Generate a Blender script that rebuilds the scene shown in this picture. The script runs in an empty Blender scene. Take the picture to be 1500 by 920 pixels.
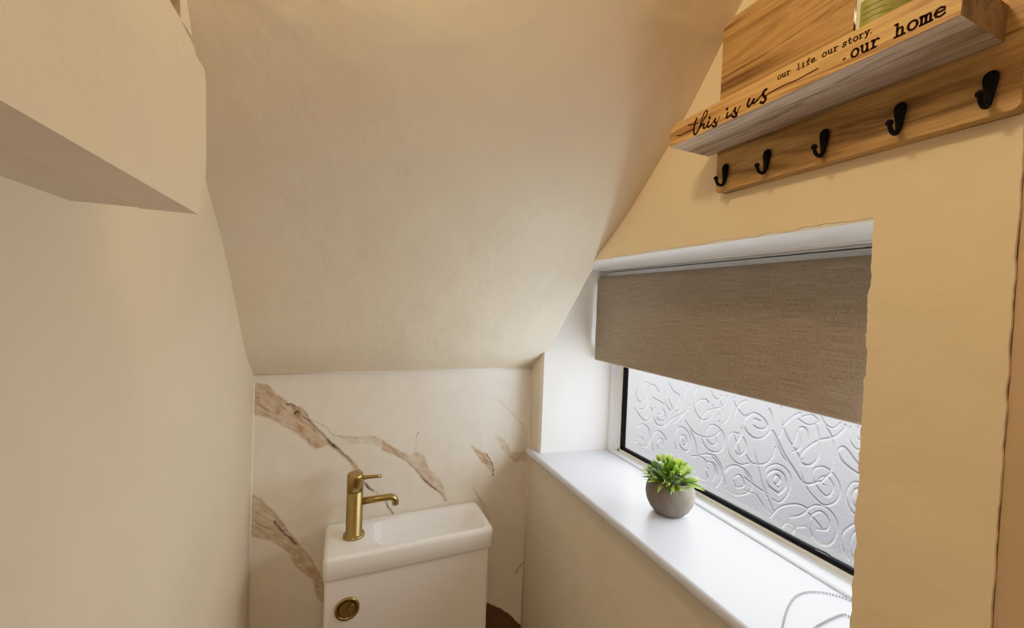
WORLD, P_DAY, P_LAMP, P_FILL, EXPO, VT = 1.8, 4.1, 5.0, 4.0, 0.0, 'Standard'
LAMP = (-.01, .30, .575)
SWIRLS=[(1.0,[(0.9196,-0.2125),(0.9416,-0.222),(0.9638,-0.2408),(0.9676,-0.2633),(0.9508,-0.2773),(0.9237,-0.2638),(0.9155,-0.2376),(0.9196,-0.2125)]),(1.0,[(0.9338,-0.2627),(0.943,-0.279),(0.9494,-0.2984),(0.9221,-0.2879),(0.9091,-0.2604)]),(1.0,[(0.9732,-0.3009),(0.9508,-0.3166),(0.9245,-0.327),(0.9007,-0.3134),(0.8975,-0.2885),(0.9075,-0.2842),(0.9136,-0.3031),(0.9252,-0.3167)]),(1.0,[(0.8863,-0.2788),(0.8917,-0.3041),(0.8763,-0.3235),(0.8493,-0.3189),(0.844,-0.2976),(0.8543,-0.2757),(0.8602,-0.2888),(0.878,-0.297),(0.8726,-0.3089),(0.8545,-0.3071)]),(1.0,[(0.8999,-0.2514),(0.876,-0.256),(0.853,-0.2605)]),(1.0,[(0.912,-0.2161),(0.8878,-0.2181),(0.873,-0.2318)]),(1.0,[(0.8509,-0.2238),(0.8491,-0.2529),(0.8305,-0.2711),(0.8223,-0.2658),(0.8365,-0.2434)]),(1.0,[(0.8394,-0.1985),(0.8211,-0.2173),(0.7999,-0.2254),(0.8066,-0.2491),(0.8138,-0.2668),(0.7976,-0.2626),(0.7894,-0.2324)]),(1.0,[(0.7761,-0.1922),(0.7808,-0.2117),(0.7876,-0.2288)]),(1.0,[(0.9783,-0.3862),(0.9588,-0.3548),(0.9287,-0.3388),(0.9056,-0.3493),(0.9015,-0.3756),(0.9146,-0.4008),(0.9348,-0.4007),(0.931,-0.3817),(0.9515,-0.3848)]),(1.0,[(0.9717,-0.4023),(0.9505,-0.3989),(0.9339,-0.4146)]),(1.0,[(0.8852,-0.4043),(0.892,-0.3725),(0.8796,-0.3447),(0.8568,-0.341),(0.8382,-0.3548)]),(1.0,[(0.8673,-0.3912),(0.8731,-0.373),(0.8558,-0.3573),(0.8501,-0.3753)]),(1.0,[(0.8447,-0.3208),(0.8246,-0.2954),(0.7928,-0.2739),(0.7667,-0.2515)]),(1.0,[(0.7634,-0.2415),(0.7849,-0.2718),(0.8157,-0.3025)]),(1.0,[(0.7762,-0.2849),(0.7599,-0.2986),(0.7407,-0.3078),(0.712,-0.3076),(0.6887,-0.2972),(0.6732,-0.281)]),(1.0,[(0.8032,-0.3688),(0.8091,-0.3421),(0.7987,-0.3102),(0.7749,-0.3062),(0.7585,-0.3226),(0.7604,-0.3538),(0.7754,-0.3621),(0.792,-0.3523),(0.7894,-0.3294),(0.7738,-0.3244),(0.7689,-0.3413),(0.7762,-0.35),(0.7808,-0.3391)]),(1.0,[(0.7596,-0.3046),(0.7432,-0.3267),(0.734,-0.3565),(0.7317,-0.3945)]),(1.0,[(0.7404,-0.191),(0.7539,-0.2119),(0.7523,-0.2388),(0.7399,-0.2596),(0.725,-0.2674),(0.7044,-0.2602),(0.6937,-0.2414),(0.6963,-0.2249)]),(1.8,[(0.7451,-0.234),(0.7349,-0.2226),(0.7175,-0.2155),(0.7067,-0.2217)]),(1.0,[(0.6592,-0.1936),(0.6614,-0.2107),(0.6733,-0.2234),(0.6925,-0.2325),(0.7123,-0.2434),(0.7251,-0.2645),(0.729,-0.2893),(0.722,-0.3167),(0.707,-0.3322),(0.6865,-0.335),(0.6675,-0.324),(0.6592,-0.3017),(0.6652,-0.2813),(0.6803,-0.2718),(0.6969,-0.2725),(0.7079,-0.2888),(0.7084,-0.3093),(0.6941,-0.3191),(0.6812,-0.3118),(0.6838,-0.2956)]),(1.0,[(0.7017,-0.1916),(0.6942,-0.2043),(0.6808,-0.2069),(0.6733,-0.1967)]),(1.0,[(0.6757,-0.2113),(0.6696,-0.2322),(0.6717,-0.2524),(0.6691,-0.2685)]),(1.0,[(0.6788,-0.2403),(0.6796,-0.2547),(0.6745,-0.2588)]),(1.0,[(0.6409,-0.1921),(0.6455,-0.2177),(0.6532,-0.2445),(0.6679,-0.2612)]),(1.8,[(0.6116,-0.1933),(0.6253,-0.2046),(0.6359,-0.2261),(0.639,-0.2514)]),(1.0,[(0.639,-0.2514),(0.636,-0.2776),(0.6258,-0.2986),(0.6191,-0.315)]),(1.0,[(0.6245,-0.2713),(0.6422,-0.2741),(0.6503,-0.2932),(0.6489,-0.3175),(0.6357,-0.3346),(0.6149,-0.3374),(0.5983,-0.3284)]),(1.8,[(0.6181,-0.256),(0.6186,-0.2721),(0.6291,-0.2943)]),(1.0,[(0.6291,-0.2943),(0.6325,-0.3117),(0.6189,-0.3176),(0.6068,-0.3026),(0.6063,-0.2866),(0.614,-0.276)]),(1.0,[(0.6436,-0.1982),(0.6305,-0.2166),(0.6125,-0.2278),(0.5989,-0.2189)]),(1.0,[(0.6125,-0.2278),(0.6144,-0.2443),(0.605,-0.2599),(0.5935,-0.2667)]),(1.0,[(0.7518,-0.369),(0.7266,-0.3598),(0.705,-0.3664),(0.7074,-0.3848)]),(1.0,[(0.7062,-0.3464),(0.6826,-0.3436),(0.6654,-0.3597),(0.6608,-0.3831)]),(1.0,[(0.7048,-0.3693),(0.7072,-0.3877),(0.6994,-0.402)]),(1.0,[(0.6883,-0.3601),(0.6779,-0.3675),(0.6736,-0.3856)]),(1.0,[(0.6522,-0.3685),(0.6409,-0.3502),(0.6204,-0.3422),(0.6027,-0.3511),(0.5966,-0.3591)]),(1.8,[(0.6093,-0.2248),(0.6125,-0.2525),(0.5927,-0.2684),(0.5704,-0.2634),(0.5523,-0.2387),(0.5516,-0.2134),(0.5587,-0.1985)]),(1.8,[(0.6112,-0.2342),(0.5911,-0.2155),(0.5683,-0.2222),(0.5609,-0.2371),(0.5758,-0.2458),(0.5919,-0.2419),(0.5903,-0.2284),(0.5767,-0.2289)]),(1.8,[(0.5523,-0.2387),(0.5407,-0.2599),(0.5271,-0.284),(0.5106,-0.298),(0.4906,-0.3177),(0.4758,-0.3211),(0.4557,-0.3068)]),(1.8,[(0.5479,-0.2415),(0.5344,-0.262),(0.5191,-0.2851),(0.5026,-0.3029),(0.4906,-0.3177)]),(1.0,[(0.542,-0.2728),(0.5471,-0.2954),(0.5631,-0.3162),(0.5896,-0.3242),(0.6044,-0.3121)]),(1.0,[(0.5882,-0.267),(0.5865,-0.2969),(0.5757,-0.3275),(0.5626,-0.365),(0.546,-0.3912),(0.539,-0.4045)]),(1.0,[(0.5551,-0.3828),(0.5611,-0.3516),(0.5582,-0.3249),(0.5381,-0.3066),(0.5178,-0.3089),(0.5072,-0.3247),(0.5114,-0.3546),(0.526,-0.3796),(0.5424,-0.3811)]),(1.8,[(0.5309,-0.3634),(0.5522,-0.3562),(0.5555,-0.3365),(0.5375,-0.3188),(0.5211,-0.3224),(0.5178,-0.3453),(0.5308,-0.3654)]),(1.8,[(0.5316,-0.3514),(0.5423,-0.3436),(0.5369,-0.3289),(0.5285,-0.3336),(0.5358,-0.3491)]),(1.8,[(0.5343,-0.1882),(0.5306,-0.2198),(0.5172,-0.2481),(0.5008,-0.2665),(0.4926,-0.2793)]),(1.8,[(0.4992,-0.2265),(0.5053,-0.2522),(0.5083,-0.2692),(0.4939,-0.2562),(0.4975,-0.2221),(0.4849,-0.2182),(0.4803,-0.2361)]),(1.8,[(0.5351,-0.2499),(0.5264,-0.2227),(0.5082,-0.1994),(0.4973,-0.1906)]),(1.0,[(0.5004,-0.2032),(0.4817,-0.2095),(0.4647,-0.1989),(0.4757,-0.1887),(0.4933,-0.1973)]),(1.8,[(0.4678,-0.2055),(0.4614,-0.2299),(0.4613,-0.2638),(0.4742,-0.2839),(0.4886,-0.2856),(0.4912,-0.2709),(0.4795,-0.2512),(0.4596,-0.2312),(0.4371,-0.2183),(0.4222,-0.1992),(0.4211,-0.1917)]),(1.8,[(0.4509,-0.2042),(0.4401,-0.2229),(0.437,-0.2512),(0.4387,-0.2812),(0.4462,-0.2953),(0.4555,-0.3105)]),(1.0,[(0.462,-0.185),(0.4511,-0.2005),(0.4379,-0.2021),(0.4289,-0.1904)]),(1.0,[(0.489,-0.2779),(0.4916,-0.2985),(0.483,-0.3223),(0.4678,-0.3387),(0.4468,-0.3477),(0.4281,-0.3314),(0.423,-0.3073),(0.4336,-0.2864),(0.4504,-0.2784),(0.4669,-0.2887),(0.4677,-0.3081),(0.4547,-0.3252),(0.4412,-0.3283),(0.434,-0.3086),(0.4429,-0.294),(0.4527,-0.298),(0.459,-0.3082),(0.4487,-0.3113)]),(1.0,[(0.4134,-0.193),(0.4138,-0.2144),(0.4027,-0.2282),(0.3913,-0.2242)]),(1.0,[(0.4017,-0.1895),(0.4023,-0.2071),(0.3918,-0.2141)]),(1.8,[(0.3924,-0.2591),(0.4047,-0.2465),(0.4206,-0.2309),(0.4295,-0.2412),(0.4224,-0.2567),(0.4037,-0.2671),(0.3919,-0.2693),(0.3723,-0.268)]),(1.0,[(0.3725,-0.2647),(0.3913,-0.2812),(0.4056,-0.289),(0.4134,-0.3138),(0.4062,-0.3352),(0.3911,-0.3417),(0.3744,-0.3366)]),(1.8,[(0.3774,-0.2769),(0.3909,-0.2896),(0.4019,-0.3015),(0.4024,-0.3228),(0.3887,-0.3335)]),(1.0,[(0.5445,-0.4198),(0.5254,-0.3896),(0.4953,-0.3691),(0.4751,-0.369),(0.4869,-0.3866),(0.5051,-0.3998)]),(1.0,[(0.4751,-0.369),(0.4601,-0.3541),(0.44,-0.3518),(0.4245,-0.3696),(0.4277,-0.4005),(0.4398,-0.4184),(0.4566,-0.4205),(0.468,-0.4039),(0.4691,-0.3814),(0.4528,-0.3619),(0.439,-0.3698),(0.4397,-0.3887),(0.4578,-0.3984)]),(1.0,[(0.473,-0.3757),(0.4585,-0.3836),(0.4478,-0.393)]),(1.0,[(0.5194,-0.4274),(0.5121,-0.4155),(0.4967,-0.4153),(0.4997,-0.4289)]),(1.0,[(0.493,-0.4134),(0.4751,-0.4038),(0.4637,-0.4169)]),(1.0,[(0.4048,-0.4231),(0.4148,-0.4076),(0.4145,-0.3823),(0.4019,-0.3613),(0.3906,-0.3519),(0.3738,-0.3498)]),(1.0,[(0.3959,-0.4213),(0.4026,-0.4076),(0.4022,-0.3862),(0.3956,-0.3685),(0.3787,-0.3627)]),(1.0,[(0.6521,-0.3996),(0.6565,-0.3686),(0.6368,-0.3492),(0.6073,-0.3444),(0.5899,-0.3594),(0.5908,-0.3861),(0.6232,-0.4098),(0.649,-0.4076)]),(1.0,[(0.6047,-0.3902),(0.5768,-0.3886),(0.5581,-0.4055),(0.5449,-0.4117)]),(1.0,[(0.6304,-0.3718),(0.6161,-0.3614),(0.6053,-0.3793),(0.6242,-0.392),(0.6299,-0.3808)]),(1.0,[(0.6063,-0.3618),(0.5825,-0.3693),(0.5555,-0.3746)]),(1.0,[(0.7254,-0.3562),(0.6966,-0.3457),(0.6676,-0.3636),(0.6633,-0.3902),(0.6756,-0.4146)]),(1.0,[(0.7002,-0.3812),(0.7068,-0.3691),(0.6899,-0.3626),(0.6802,-0.3829),(0.6873,-0.4052)]),(1.0,[(0.4558,-0.4352),(0.4357,-0.4345),(0.4223,-0.4447),(0.4245,-0.4643)])]
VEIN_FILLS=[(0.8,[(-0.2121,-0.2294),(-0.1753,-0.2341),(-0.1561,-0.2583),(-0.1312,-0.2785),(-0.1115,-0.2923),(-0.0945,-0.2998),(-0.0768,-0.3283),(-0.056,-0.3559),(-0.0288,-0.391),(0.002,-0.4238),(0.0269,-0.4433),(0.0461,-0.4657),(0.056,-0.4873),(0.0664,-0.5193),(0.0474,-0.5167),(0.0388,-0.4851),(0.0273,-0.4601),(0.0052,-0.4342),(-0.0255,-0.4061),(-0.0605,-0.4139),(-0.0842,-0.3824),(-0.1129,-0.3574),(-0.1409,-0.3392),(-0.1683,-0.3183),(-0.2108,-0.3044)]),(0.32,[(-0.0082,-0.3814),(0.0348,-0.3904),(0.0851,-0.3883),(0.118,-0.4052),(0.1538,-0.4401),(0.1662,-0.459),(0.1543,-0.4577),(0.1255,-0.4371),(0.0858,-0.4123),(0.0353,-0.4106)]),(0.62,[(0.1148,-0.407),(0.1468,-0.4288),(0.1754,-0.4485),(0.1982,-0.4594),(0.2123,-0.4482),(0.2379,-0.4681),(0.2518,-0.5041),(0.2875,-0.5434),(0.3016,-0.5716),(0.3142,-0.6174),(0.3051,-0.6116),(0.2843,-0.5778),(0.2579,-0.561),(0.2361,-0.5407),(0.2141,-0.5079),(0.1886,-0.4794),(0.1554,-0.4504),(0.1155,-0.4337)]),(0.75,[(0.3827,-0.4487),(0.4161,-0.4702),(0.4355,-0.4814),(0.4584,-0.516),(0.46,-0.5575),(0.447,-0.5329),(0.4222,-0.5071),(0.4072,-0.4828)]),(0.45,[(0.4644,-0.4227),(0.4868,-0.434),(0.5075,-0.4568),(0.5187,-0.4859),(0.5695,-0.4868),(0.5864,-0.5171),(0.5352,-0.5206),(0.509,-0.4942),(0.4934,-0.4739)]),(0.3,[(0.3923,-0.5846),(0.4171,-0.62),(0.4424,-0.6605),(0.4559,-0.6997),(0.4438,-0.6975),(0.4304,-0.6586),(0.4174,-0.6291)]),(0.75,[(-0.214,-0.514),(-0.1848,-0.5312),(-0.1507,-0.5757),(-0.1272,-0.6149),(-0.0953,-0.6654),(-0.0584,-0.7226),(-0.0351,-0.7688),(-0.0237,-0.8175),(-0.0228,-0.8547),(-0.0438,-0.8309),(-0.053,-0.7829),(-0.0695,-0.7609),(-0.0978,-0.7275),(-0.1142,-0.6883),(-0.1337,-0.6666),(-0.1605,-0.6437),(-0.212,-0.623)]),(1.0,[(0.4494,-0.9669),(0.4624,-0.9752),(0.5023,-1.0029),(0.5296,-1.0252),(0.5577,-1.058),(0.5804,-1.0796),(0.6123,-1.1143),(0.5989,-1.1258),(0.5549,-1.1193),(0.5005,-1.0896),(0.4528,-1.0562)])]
VEIN_LINES=[(0.006,0.55,[(-0.2122,-0.2264),(-0.1753,-0.2341),(-0.1589,-0.2535),(-0.1312,-0.2785)]),(0.005,1.6,[(-0.1297,-0.2855),(-0.12,-0.2861),(-0.1101,-0.2934)]),(0.005,1.6,[(-0.1111,-0.313),(-0.1042,-0.3055),(-0.0985,-0.3113)]),(0.005,0.9,[(-0.1031,-0.2945),(-0.0916,-0.3032),(-0.0798,-0.3217),(-0.0739,-0.3334)]),(0.005,0.9,[(-0.1098,-0.3099),(-0.0912,-0.324),(-0.0767,-0.3332),(-0.05,-0.3629),(-0.0258,-0.3913),(-0.0074,-0.4113),(0.0207,-0.4426),(0.0367,-0.4646)]),(0.006,1.5,[(-0.0288,-0.3893),(-0.0242,-0.398),(-0.0135,-0.409),(0.0003,-0.4187)]),(0.006,0.4,[(-0.2108,-0.3044),(-0.1683,-0.3183),(-0.1409,-0.3392),(-0.1129,-0.3574),(-0.0841,-0.3856),(-0.0635,-0.4103)]),(0.004,0.5,[(-0.074,-0.3285),(-0.0386,-0.3508),(-0.0111,-0.3828),(0.0255,-0.3879),(0.0661,-0.3934)]),(0.004,0.4,[(0.0787,-0.3895),(0.1148,-0.4083),(0.1539,-0.4436)]),(0.005,0.8,[(0.1155,-0.4337),(0.1555,-0.4525),(0.1759,-0.4653),(0.2097,-0.4989),(0.2402,-0.537),(0.26,-0.5591),(0.2844,-0.58),(0.3074,-0.6119)]),(0.004,1.3,[(0.2294,-0.5291),(0.2446,-0.544),(0.2622,-0.5616),(0.2755,-0.5743)]),(0.003,0.9,[(0.2196,-0.3909),(0.2121,-0.405)]),(0.003,0.4,[(0.2121,-0.405),(0.211,-0.4481)]),(0.004,1.3,[(0.4355,-0.4814),(0.4533,-0.5085),(0.4604,-0.53),(0.4599,-0.5529)]),(0.004,0.6,[(0.3827,-0.4487),(0.4072,-0.4828),(0.4222,-0.5071)]),(0.004,0.5,[(0.4644,-0.4227),(0.4934,-0.4739),(0.509,-0.4942),(0.5348,-0.5111)]),(0.004,0.5,[(0.4772,-0.3138),(0.508,-0.3457),(0.5553,-0.3935),(0.5725,-0.435)]),(0.004,0.5,[(0.3923,-0.5846),(0.4171,-0.62),(0.4424,-0.6605)]),(0.007,0.9,[(0.0537,-0.4874),(0.0656,-0.5188),(0.0786,-0.5355),(0.0916,-0.5488)]),(0.003,0.7,[(0.0916,-0.5488),(0.109,-0.5626)]),(0.005,1.3,[(0.0742,-0.5295),(0.0786,-0.537),(0.0916,-0.5488)]),(0.006,1.2,[(0.1283,-0.5854),(0.1345,-0.5986),(0.1407,-0.6119),(0.1484,-0.6255),(0.1547,-0.6389)]),(0.006,1.6,[(-0.1522,-0.5951),(-0.1444,-0.6096),(-0.1229,-0.6378),(-0.0991,-0.6668)]),(0.006,0.6,[(-0.214,-0.514),(-0.1848,-0.5312),(-0.1507,-0.5757),(-0.1272,-0.6149),(-0.0953,-0.6654),(-0.0584,-0.7226)]),(0.006,0.4,[(-0.2012,-0.6251),(-0.1605,-0.6437),(-0.1337,-0.6666),(-0.1142,-0.6883),(-0.0978,-0.7275),(-0.0695,-0.7609)]),(0.008,0.4,[(-0.053,-0.7829),(-0.0397,-0.8319)]),(0.004,1.0,[(0.551,-0.8948),(0.5614,-0.8846),(0.5769,-0.8653)]),(0.005,1.4,[(0.4625,-0.9777),(0.5023,-1.0042),(0.5297,-1.0277),(0.5577,-1.058),(0.5806,-1.0847)])]
SCRIPT=[(0.0005,[(0.4998,0.2774),(0.4911,0.2746),(0.4792,0.2747),(0.4688,0.2744),(0.4644,0.2754)]),(0.0014,[(0.4597,0.2885),(0.4626,0.2818),(0.4643,0.2736),(0.4627,0.2659),(0.4594,0.2655),(0.4563,0.2688)]),(0.0006,[(0.4763,0.2845),(0.4682,0.2822),(0.457,0.2804)]),(0.0009,[(0.4584,0.2669),(0.4563,0.2688),(0.4503,0.2769),(0.4434,0.2845),(0.4406,0.2901),(0.4438,0.2924),(0.4478,0.288),(0.4515,0.2791),(0.4542,0.2706)]),(0.0013,[(0.4538,0.2713),(0.4491,0.2747),(0.4455,0.2741),(0.4467,0.2703),(0.4445,0.2677),(0.4404,0.2696)]),(0.0013,[(0.4372,0.2751),(0.4393,0.2692),(0.4371,0.2666),(0.4331,0.2685)]),(0.0017,[(0.4367,0.28),(0.4356,0.2786)]),(0.0007,[(0.4331,0.2676),(0.4283,0.2724),(0.4255,0.2746)]),(0.0015,[(0.4259,0.2739),(0.4273,0.2712),(0.424,0.2652),(0.4268,0.2635),(0.431,0.2659)]),(0.0006,[(0.424,0.2657),(0.4213,0.2705),(0.4186,0.274)]),(0.0013,[(0.4063,0.2741),(0.4079,0.2691),(0.4059,0.2675),(0.4014,0.2697)]),(0.0017,[(0.408,0.2805),(0.407,0.2791)]),(0.0007,[(0.4014,0.2688),(0.3971,0.2734),(0.3943,0.2765)]),(0.0015,[(0.3947,0.2756),(0.3952,0.2719),(0.3922,0.265),(0.3957,0.2641),(0.3995,0.2673)]),(0.0006,[(0.3927,0.2653),(0.3899,0.272),(0.387,0.2751)]),(0.0014,[(0.3741,0.279),(0.3766,0.2724),(0.3747,0.269),(0.3704,0.272),(0.3678,0.2754)]),(0.0013,[(0.3678,0.2758),(0.3692,0.2715),(0.367,0.2701),(0.3631,0.2725)]),(0.0008,[(0.3631,0.2718),(0.3578,0.2761),(0.3541,0.2803),(0.3507,0.2802)]),(0.0016,[(0.3518,0.2804),(0.3551,0.279),(0.3554,0.275),(0.352,0.269),(0.3548,0.2651),(0.3589,0.2677)]),(0.0005,[(0.3544,0.2708),(0.3476,0.2736),(0.3388,0.2745),(0.3273,0.2747),(0.3149,0.2736),(0.3032,0.2745),(0.2918,0.2753)])]
CHAIN=[(0.774,0.3699),(0.7631,0.3885),(0.7444,0.4036),(0.718,0.4114),(0.6881,0.409),(0.6511,0.396),(0.6142,0.3782),(0.594,0.3659),(0.5949,0.3531),(0.6265,0.354),(0.6608,0.3584),(0.7018,0.36),(0.7273,0.358),(0.7329,0.3473)]
CAM=[[0.92144, -0.38668, 0.037771], [0.025269, -0.037365, -0.998982], [0.387697, 0.921457, -0.024659]]
import bpy, bmesh, math, random
import numpy as np
from mathutils import Vector, Matrix, noise
random.seed(7)
scene = bpy.context.scene
COL = scene.collection
H = 1.55            # camera height; the coordinates below are relative to the camera, +H makes them heights above the floor
XL, XR, YB = -0.206, 0.5832, 1.2

# ------------------------------------------------------------------ materials
def new_mat(name):
    m = bpy.data.materials.new(name); m.use_nodes = True
    nt = m.node_tree; b = nt.nodes['Principled BSDF']
    return m, nt, b
def N(nt, t, **kw):
    n = nt.nodes.new(t)
    for k, v in kw.items():
        if k in n.inputs: n.inputs[k].default_value = v
        else: setattr(n, k, v)
    return n
def L(nt, a, ao, b, bi): nt.links.new(a.outputs[ao], b.inputs[bi])
def rgba(c): return (c[0], c[1], c[2], 1)
def ramp(nt, stops):
    r = N(nt, 'ShaderNodeValToRGB'); e = r.color_ramp.elements
    while len(e) < len(stops): e.new(0.5)
    for k, (p, c) in enumerate(stops): e[k].position = p; e[k].color = rgba(c)
    return r
def texco(nt, kind='Object', scale=(1,1,1)):
    t = N(nt, 'ShaderNodeTexCoord'); mp = N(nt, 'ShaderNodeMapping'); mp.inputs['Scale'].default_value = scale
    L(nt, t, kind, mp, 'Vector'); return mp
def bump(nt, b, src, out, strength, dist, prev=None):
    bp = N(nt, 'ShaderNodeBump', Strength=strength, Distance=dist); L(nt, src, out, bp, 'Height')
    if prev: L(nt, prev, 'Normal', bp, 'Normal')
    L(nt, bp, 'Normal', b, 'Normal'); return bp

def plain(name, col, rough=.5, metal=0.0, spec=.5):
    m, nt, b = new_mat(name)
    b.inputs['Base Color'].default_value = rgba(col); b.inputs['Roughness'].default_value = rough
    b.inputs['Metallic'].default_value = metal; b.inputs['Specular IOR Level'].default_value = spec
    return m
def plaster(name, col, var=.05, lump=.5, rough=.62):
    m, nt, b = new_mat(name); mp = texco(nt)
    n1 = N(nt, 'ShaderNodeTexNoise', Scale=3.2, Detail=5.0, Roughness=.6); L(nt, mp, 'Vector', n1, 'Vector')
    r = ramp(nt, [(.3, [c*(1-var) for c in col]), (.7, [min(1, c*(1+var*.6)) for c in col])]); L(nt, n1, 'Fac', r, 'Fac')
    L(nt, r, 'Color', b, 'Base Color')
    b.inputs['Roughness'].default_value = rough; b.inputs['Specular IOR Level'].default_value = .3
    n2 = N(nt, 'ShaderNodeTexNoise', Scale=9.0, Detail=3.0, Roughness=.5); L(nt, mp, 'Vector', n2, 'Vector')
    n3 = N(nt, 'ShaderNodeTexNoise', Scale=150.0, Detail=3.0, Roughness=.6); L(nt, mp, 'Vector', n3, 'Vector')
    b1 = bump(nt, b, n2, 'Fac', lump, .012)
    bump(nt, b, n3, 'Fac', .2, .0016, b1)
    return m

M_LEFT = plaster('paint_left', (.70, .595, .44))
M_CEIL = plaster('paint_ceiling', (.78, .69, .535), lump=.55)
M_RIGHT_LIT = plaster('paint_right_lamplit', (.92, .785, .56), lump=.6)  # same cream paint, with the lamp's warmth and brightness put into the colour
M_WHITE = plaster('paint_white', (.90, .885, .85), lump=.5)
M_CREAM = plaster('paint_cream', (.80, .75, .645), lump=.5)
M_FLOOR = plain('floor_vinyl', (.30, .22, .15), .5)
M_CERAMIC = plain('ceramic', (.93, .93, .935), .09, spec=.6)
M_CISTERN = plain('gloss_white', (.91, .905, .90), .14, spec=.55)
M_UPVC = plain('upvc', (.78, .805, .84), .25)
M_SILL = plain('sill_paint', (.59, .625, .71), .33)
M_BEAD = plain('bead_cream', (.72, .68, .58), .4)
M_BLACK = plain('rubber', (.003, .003, .004), .6, spec=.1)
M_IRON = plain('black_iron', (.002, .002, .003), .6, spec=.12)
M_INK = plain('burnt_ink', (.018, .004, .004), .7, spec=.1)
M_DARK = plain('opening_shade', (.03, .02, .012), .9)
M_SEAM = plain('seam_grey', (.30, .26, .20), .9)
M_CHAIN = plain('chain_plastic', (.40, .40, .41), .3)
M_CAULK = plain('caulk', (.80, .755, .68), .5)

def brass():
    m, nt, b = new_mat('brushed_brass'); mp = texco(nt, 'Object', (1, 1, 60))
    n = N(nt, 'ShaderNodeTexNoise', Scale=30.0, Detail=3.0); L(nt, mp, 'Vector', n, 'Vector')
    r = ramp(nt, [(.3, (.36, .265, .095)), (.7, (.46, .345, .135))]); L(nt, n, 'Fac', r, 'Fac'); L(nt, r, 'Color', b, 'Base Color')
    b.inputs['Metallic'].default_value = 1; b.inputs['Roughness'].default_value = .3
    return m
M_BRASS = brass()
M_BRASS2 = brass(); M_BRASS2.node_tree.nodes['Principled BSDF'].inputs['Roughness'].default_value = .48

def wood(name, sc=(38, 2.6, 38), lo=(.34,.165,.048), mid=(.54,.31,.10), hi=(.74,.48,.19)):
    m, nt, b = new_mat(name); mp = texco(nt, 'Object', sc)
    w = N(nt, 'ShaderNodeTexNoise', Scale=1.0, Detail=7.0, Roughness=.62, Distortion=.9); L(nt, mp, 'Vector', w, 'Vector')
    r = ramp(nt, [(.34, lo), (.44, mid), (.54, hi), (.60, mid), (.63, lo), (.67, mid), (.80, hi)]); L(nt, w, 'Fac', r, 'Fac')
    mp2 = texco(nt, 'Object', (260, 7, 260)); f = N(nt, 'ShaderNodeTexNoise', Scale=1.0, Detail=3.0); L(nt, mp2, 'Vector', f, 'Vector')
    r2 = ramp(nt, [(.3, (.76,.73,.70)), (.6, (1,1,1))]); L(nt, f, 'Fac', r2, 'Fac')
    mx = N(nt, 'ShaderNodeMixRGB', blend_type='MULTIPLY', Fac=.8); L(nt, r, 'Color', mx, 'Color1'); L(nt, r2, 'Color', mx, 'Color2')
    L(nt, mx, 'Color', b, 'Base Color'); b.inputs['Roughness'].default_value = .5
    bump(nt, b, f, 'Fac', .15, .0006)
    return m
M_WOOD = wood('oiled_wood')
M_END_SHADE = wood('end_grain_shaded', (30, 30, 30), (.10,.05,.02), (.20,.11,.045), (.28,.17,.075))  # shelf end face: shade darkened into the wood colour
M_UNDER_LIT = wood('wood_underside_daylit', (60, 3.0, 60), (.24,.17,.11), (.46,.36,.26), (.62,.52,.40))  # same wood, paled and greyed to carry window daylight in its colour
M_WOOD2 = wood('oiled_wood_panel', (30, 2.6, 30), (.17,.08,.022), (.42,.245,.08), (.58,.375,.145))

def linen():
    m, nt, b = new_mat('blind_linen')
    a = texco(nt, 'Object', (14, 14, 620)); n1 = N(nt, 'ShaderNodeTexNoise', Scale=1.0, Detail=3.0); L(nt, a, 'Vector', n1, 'Vector')
    c = texco(nt, 'Object', (800, 800, 150)); n2 = N(nt, 'ShaderNodeTexNoise', Scale=1.0, Detail=2.0); L(nt, c, 'Vector', n2, 'Vector')
    mx = N(nt, 'ShaderNodeMath', operation='ADD'); L(nt, n1, 'Fac', mx, 0); L(nt, n2, 'Fac', mx, 1)
    h = N(nt, 'ShaderNodeMath', operation='MULTIPLY'); h.inputs[1].default_value = .5; L(nt, mx, 0, h, 0)
    r = ramp(nt, [(.34, (.215,.168,.118)), (.5, (.305,.247,.182)), (.66, (.40,.335,.255))]); L(nt, h, 0, r, 'Fac')
    L(nt, r, 'Color', b, 'Base Color'); b.inputs['Roughness'].default_value = .9; b.inputs['Specular IOR Level'].default_value = .1
    b.inputs['Sheen Weight'].default_value = .15
    bump(nt, b, h, 0, .25, .0008)
    return m
M_LINEN = linen()

def concrete():
    m, nt, b = new_mat('pot_concrete'); mp = texco(nt)
    n = N(nt, 'ShaderNodeTexNoise', Scale=45.0, Detail=6.0, Roughness=.65); L(nt, mp, 'Vector', n, 'Vector')
    r = ramp(nt, [(.3, (.125,.105,.08)), (.7, (.185,.158,.125))]); L(nt, n, 'Fac', r, 'Fac'); L(nt, r, 'Color', b, 'Base Color')
    b.inputs['Roughness'].default_value = .8; bump(nt, b, n, 'Fac', .25, .001)
    return m
M_POT = concrete()
M_SOIL = plain('moss', (.02, .03, .012), .95)

def leafmat():
    m, nt, b = new_mat('leaf_green')
    at = N(nt, 'ShaderNodeAttribute', attribute_name='tint')
    L(nt, at, 'Color', b, 'Base Color'); b.inputs['Roughness'].default_value = .42
    tr = N(nt, 'ShaderNodeBsdfTranslucent'); L(nt, at, 'Color', tr, 'Color')
    ms = N(nt, 'ShaderNodeMixShader', Fac=.35); out = nt.nodes['Material Output']
    L(nt, b, 'BSDF', ms, 1); L(nt, tr, 'BSDF', ms, 2); nt.links.new(ms.outputs[0], out.inputs['Surface'])
    return m
M_LEAF = leafmat()

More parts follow.
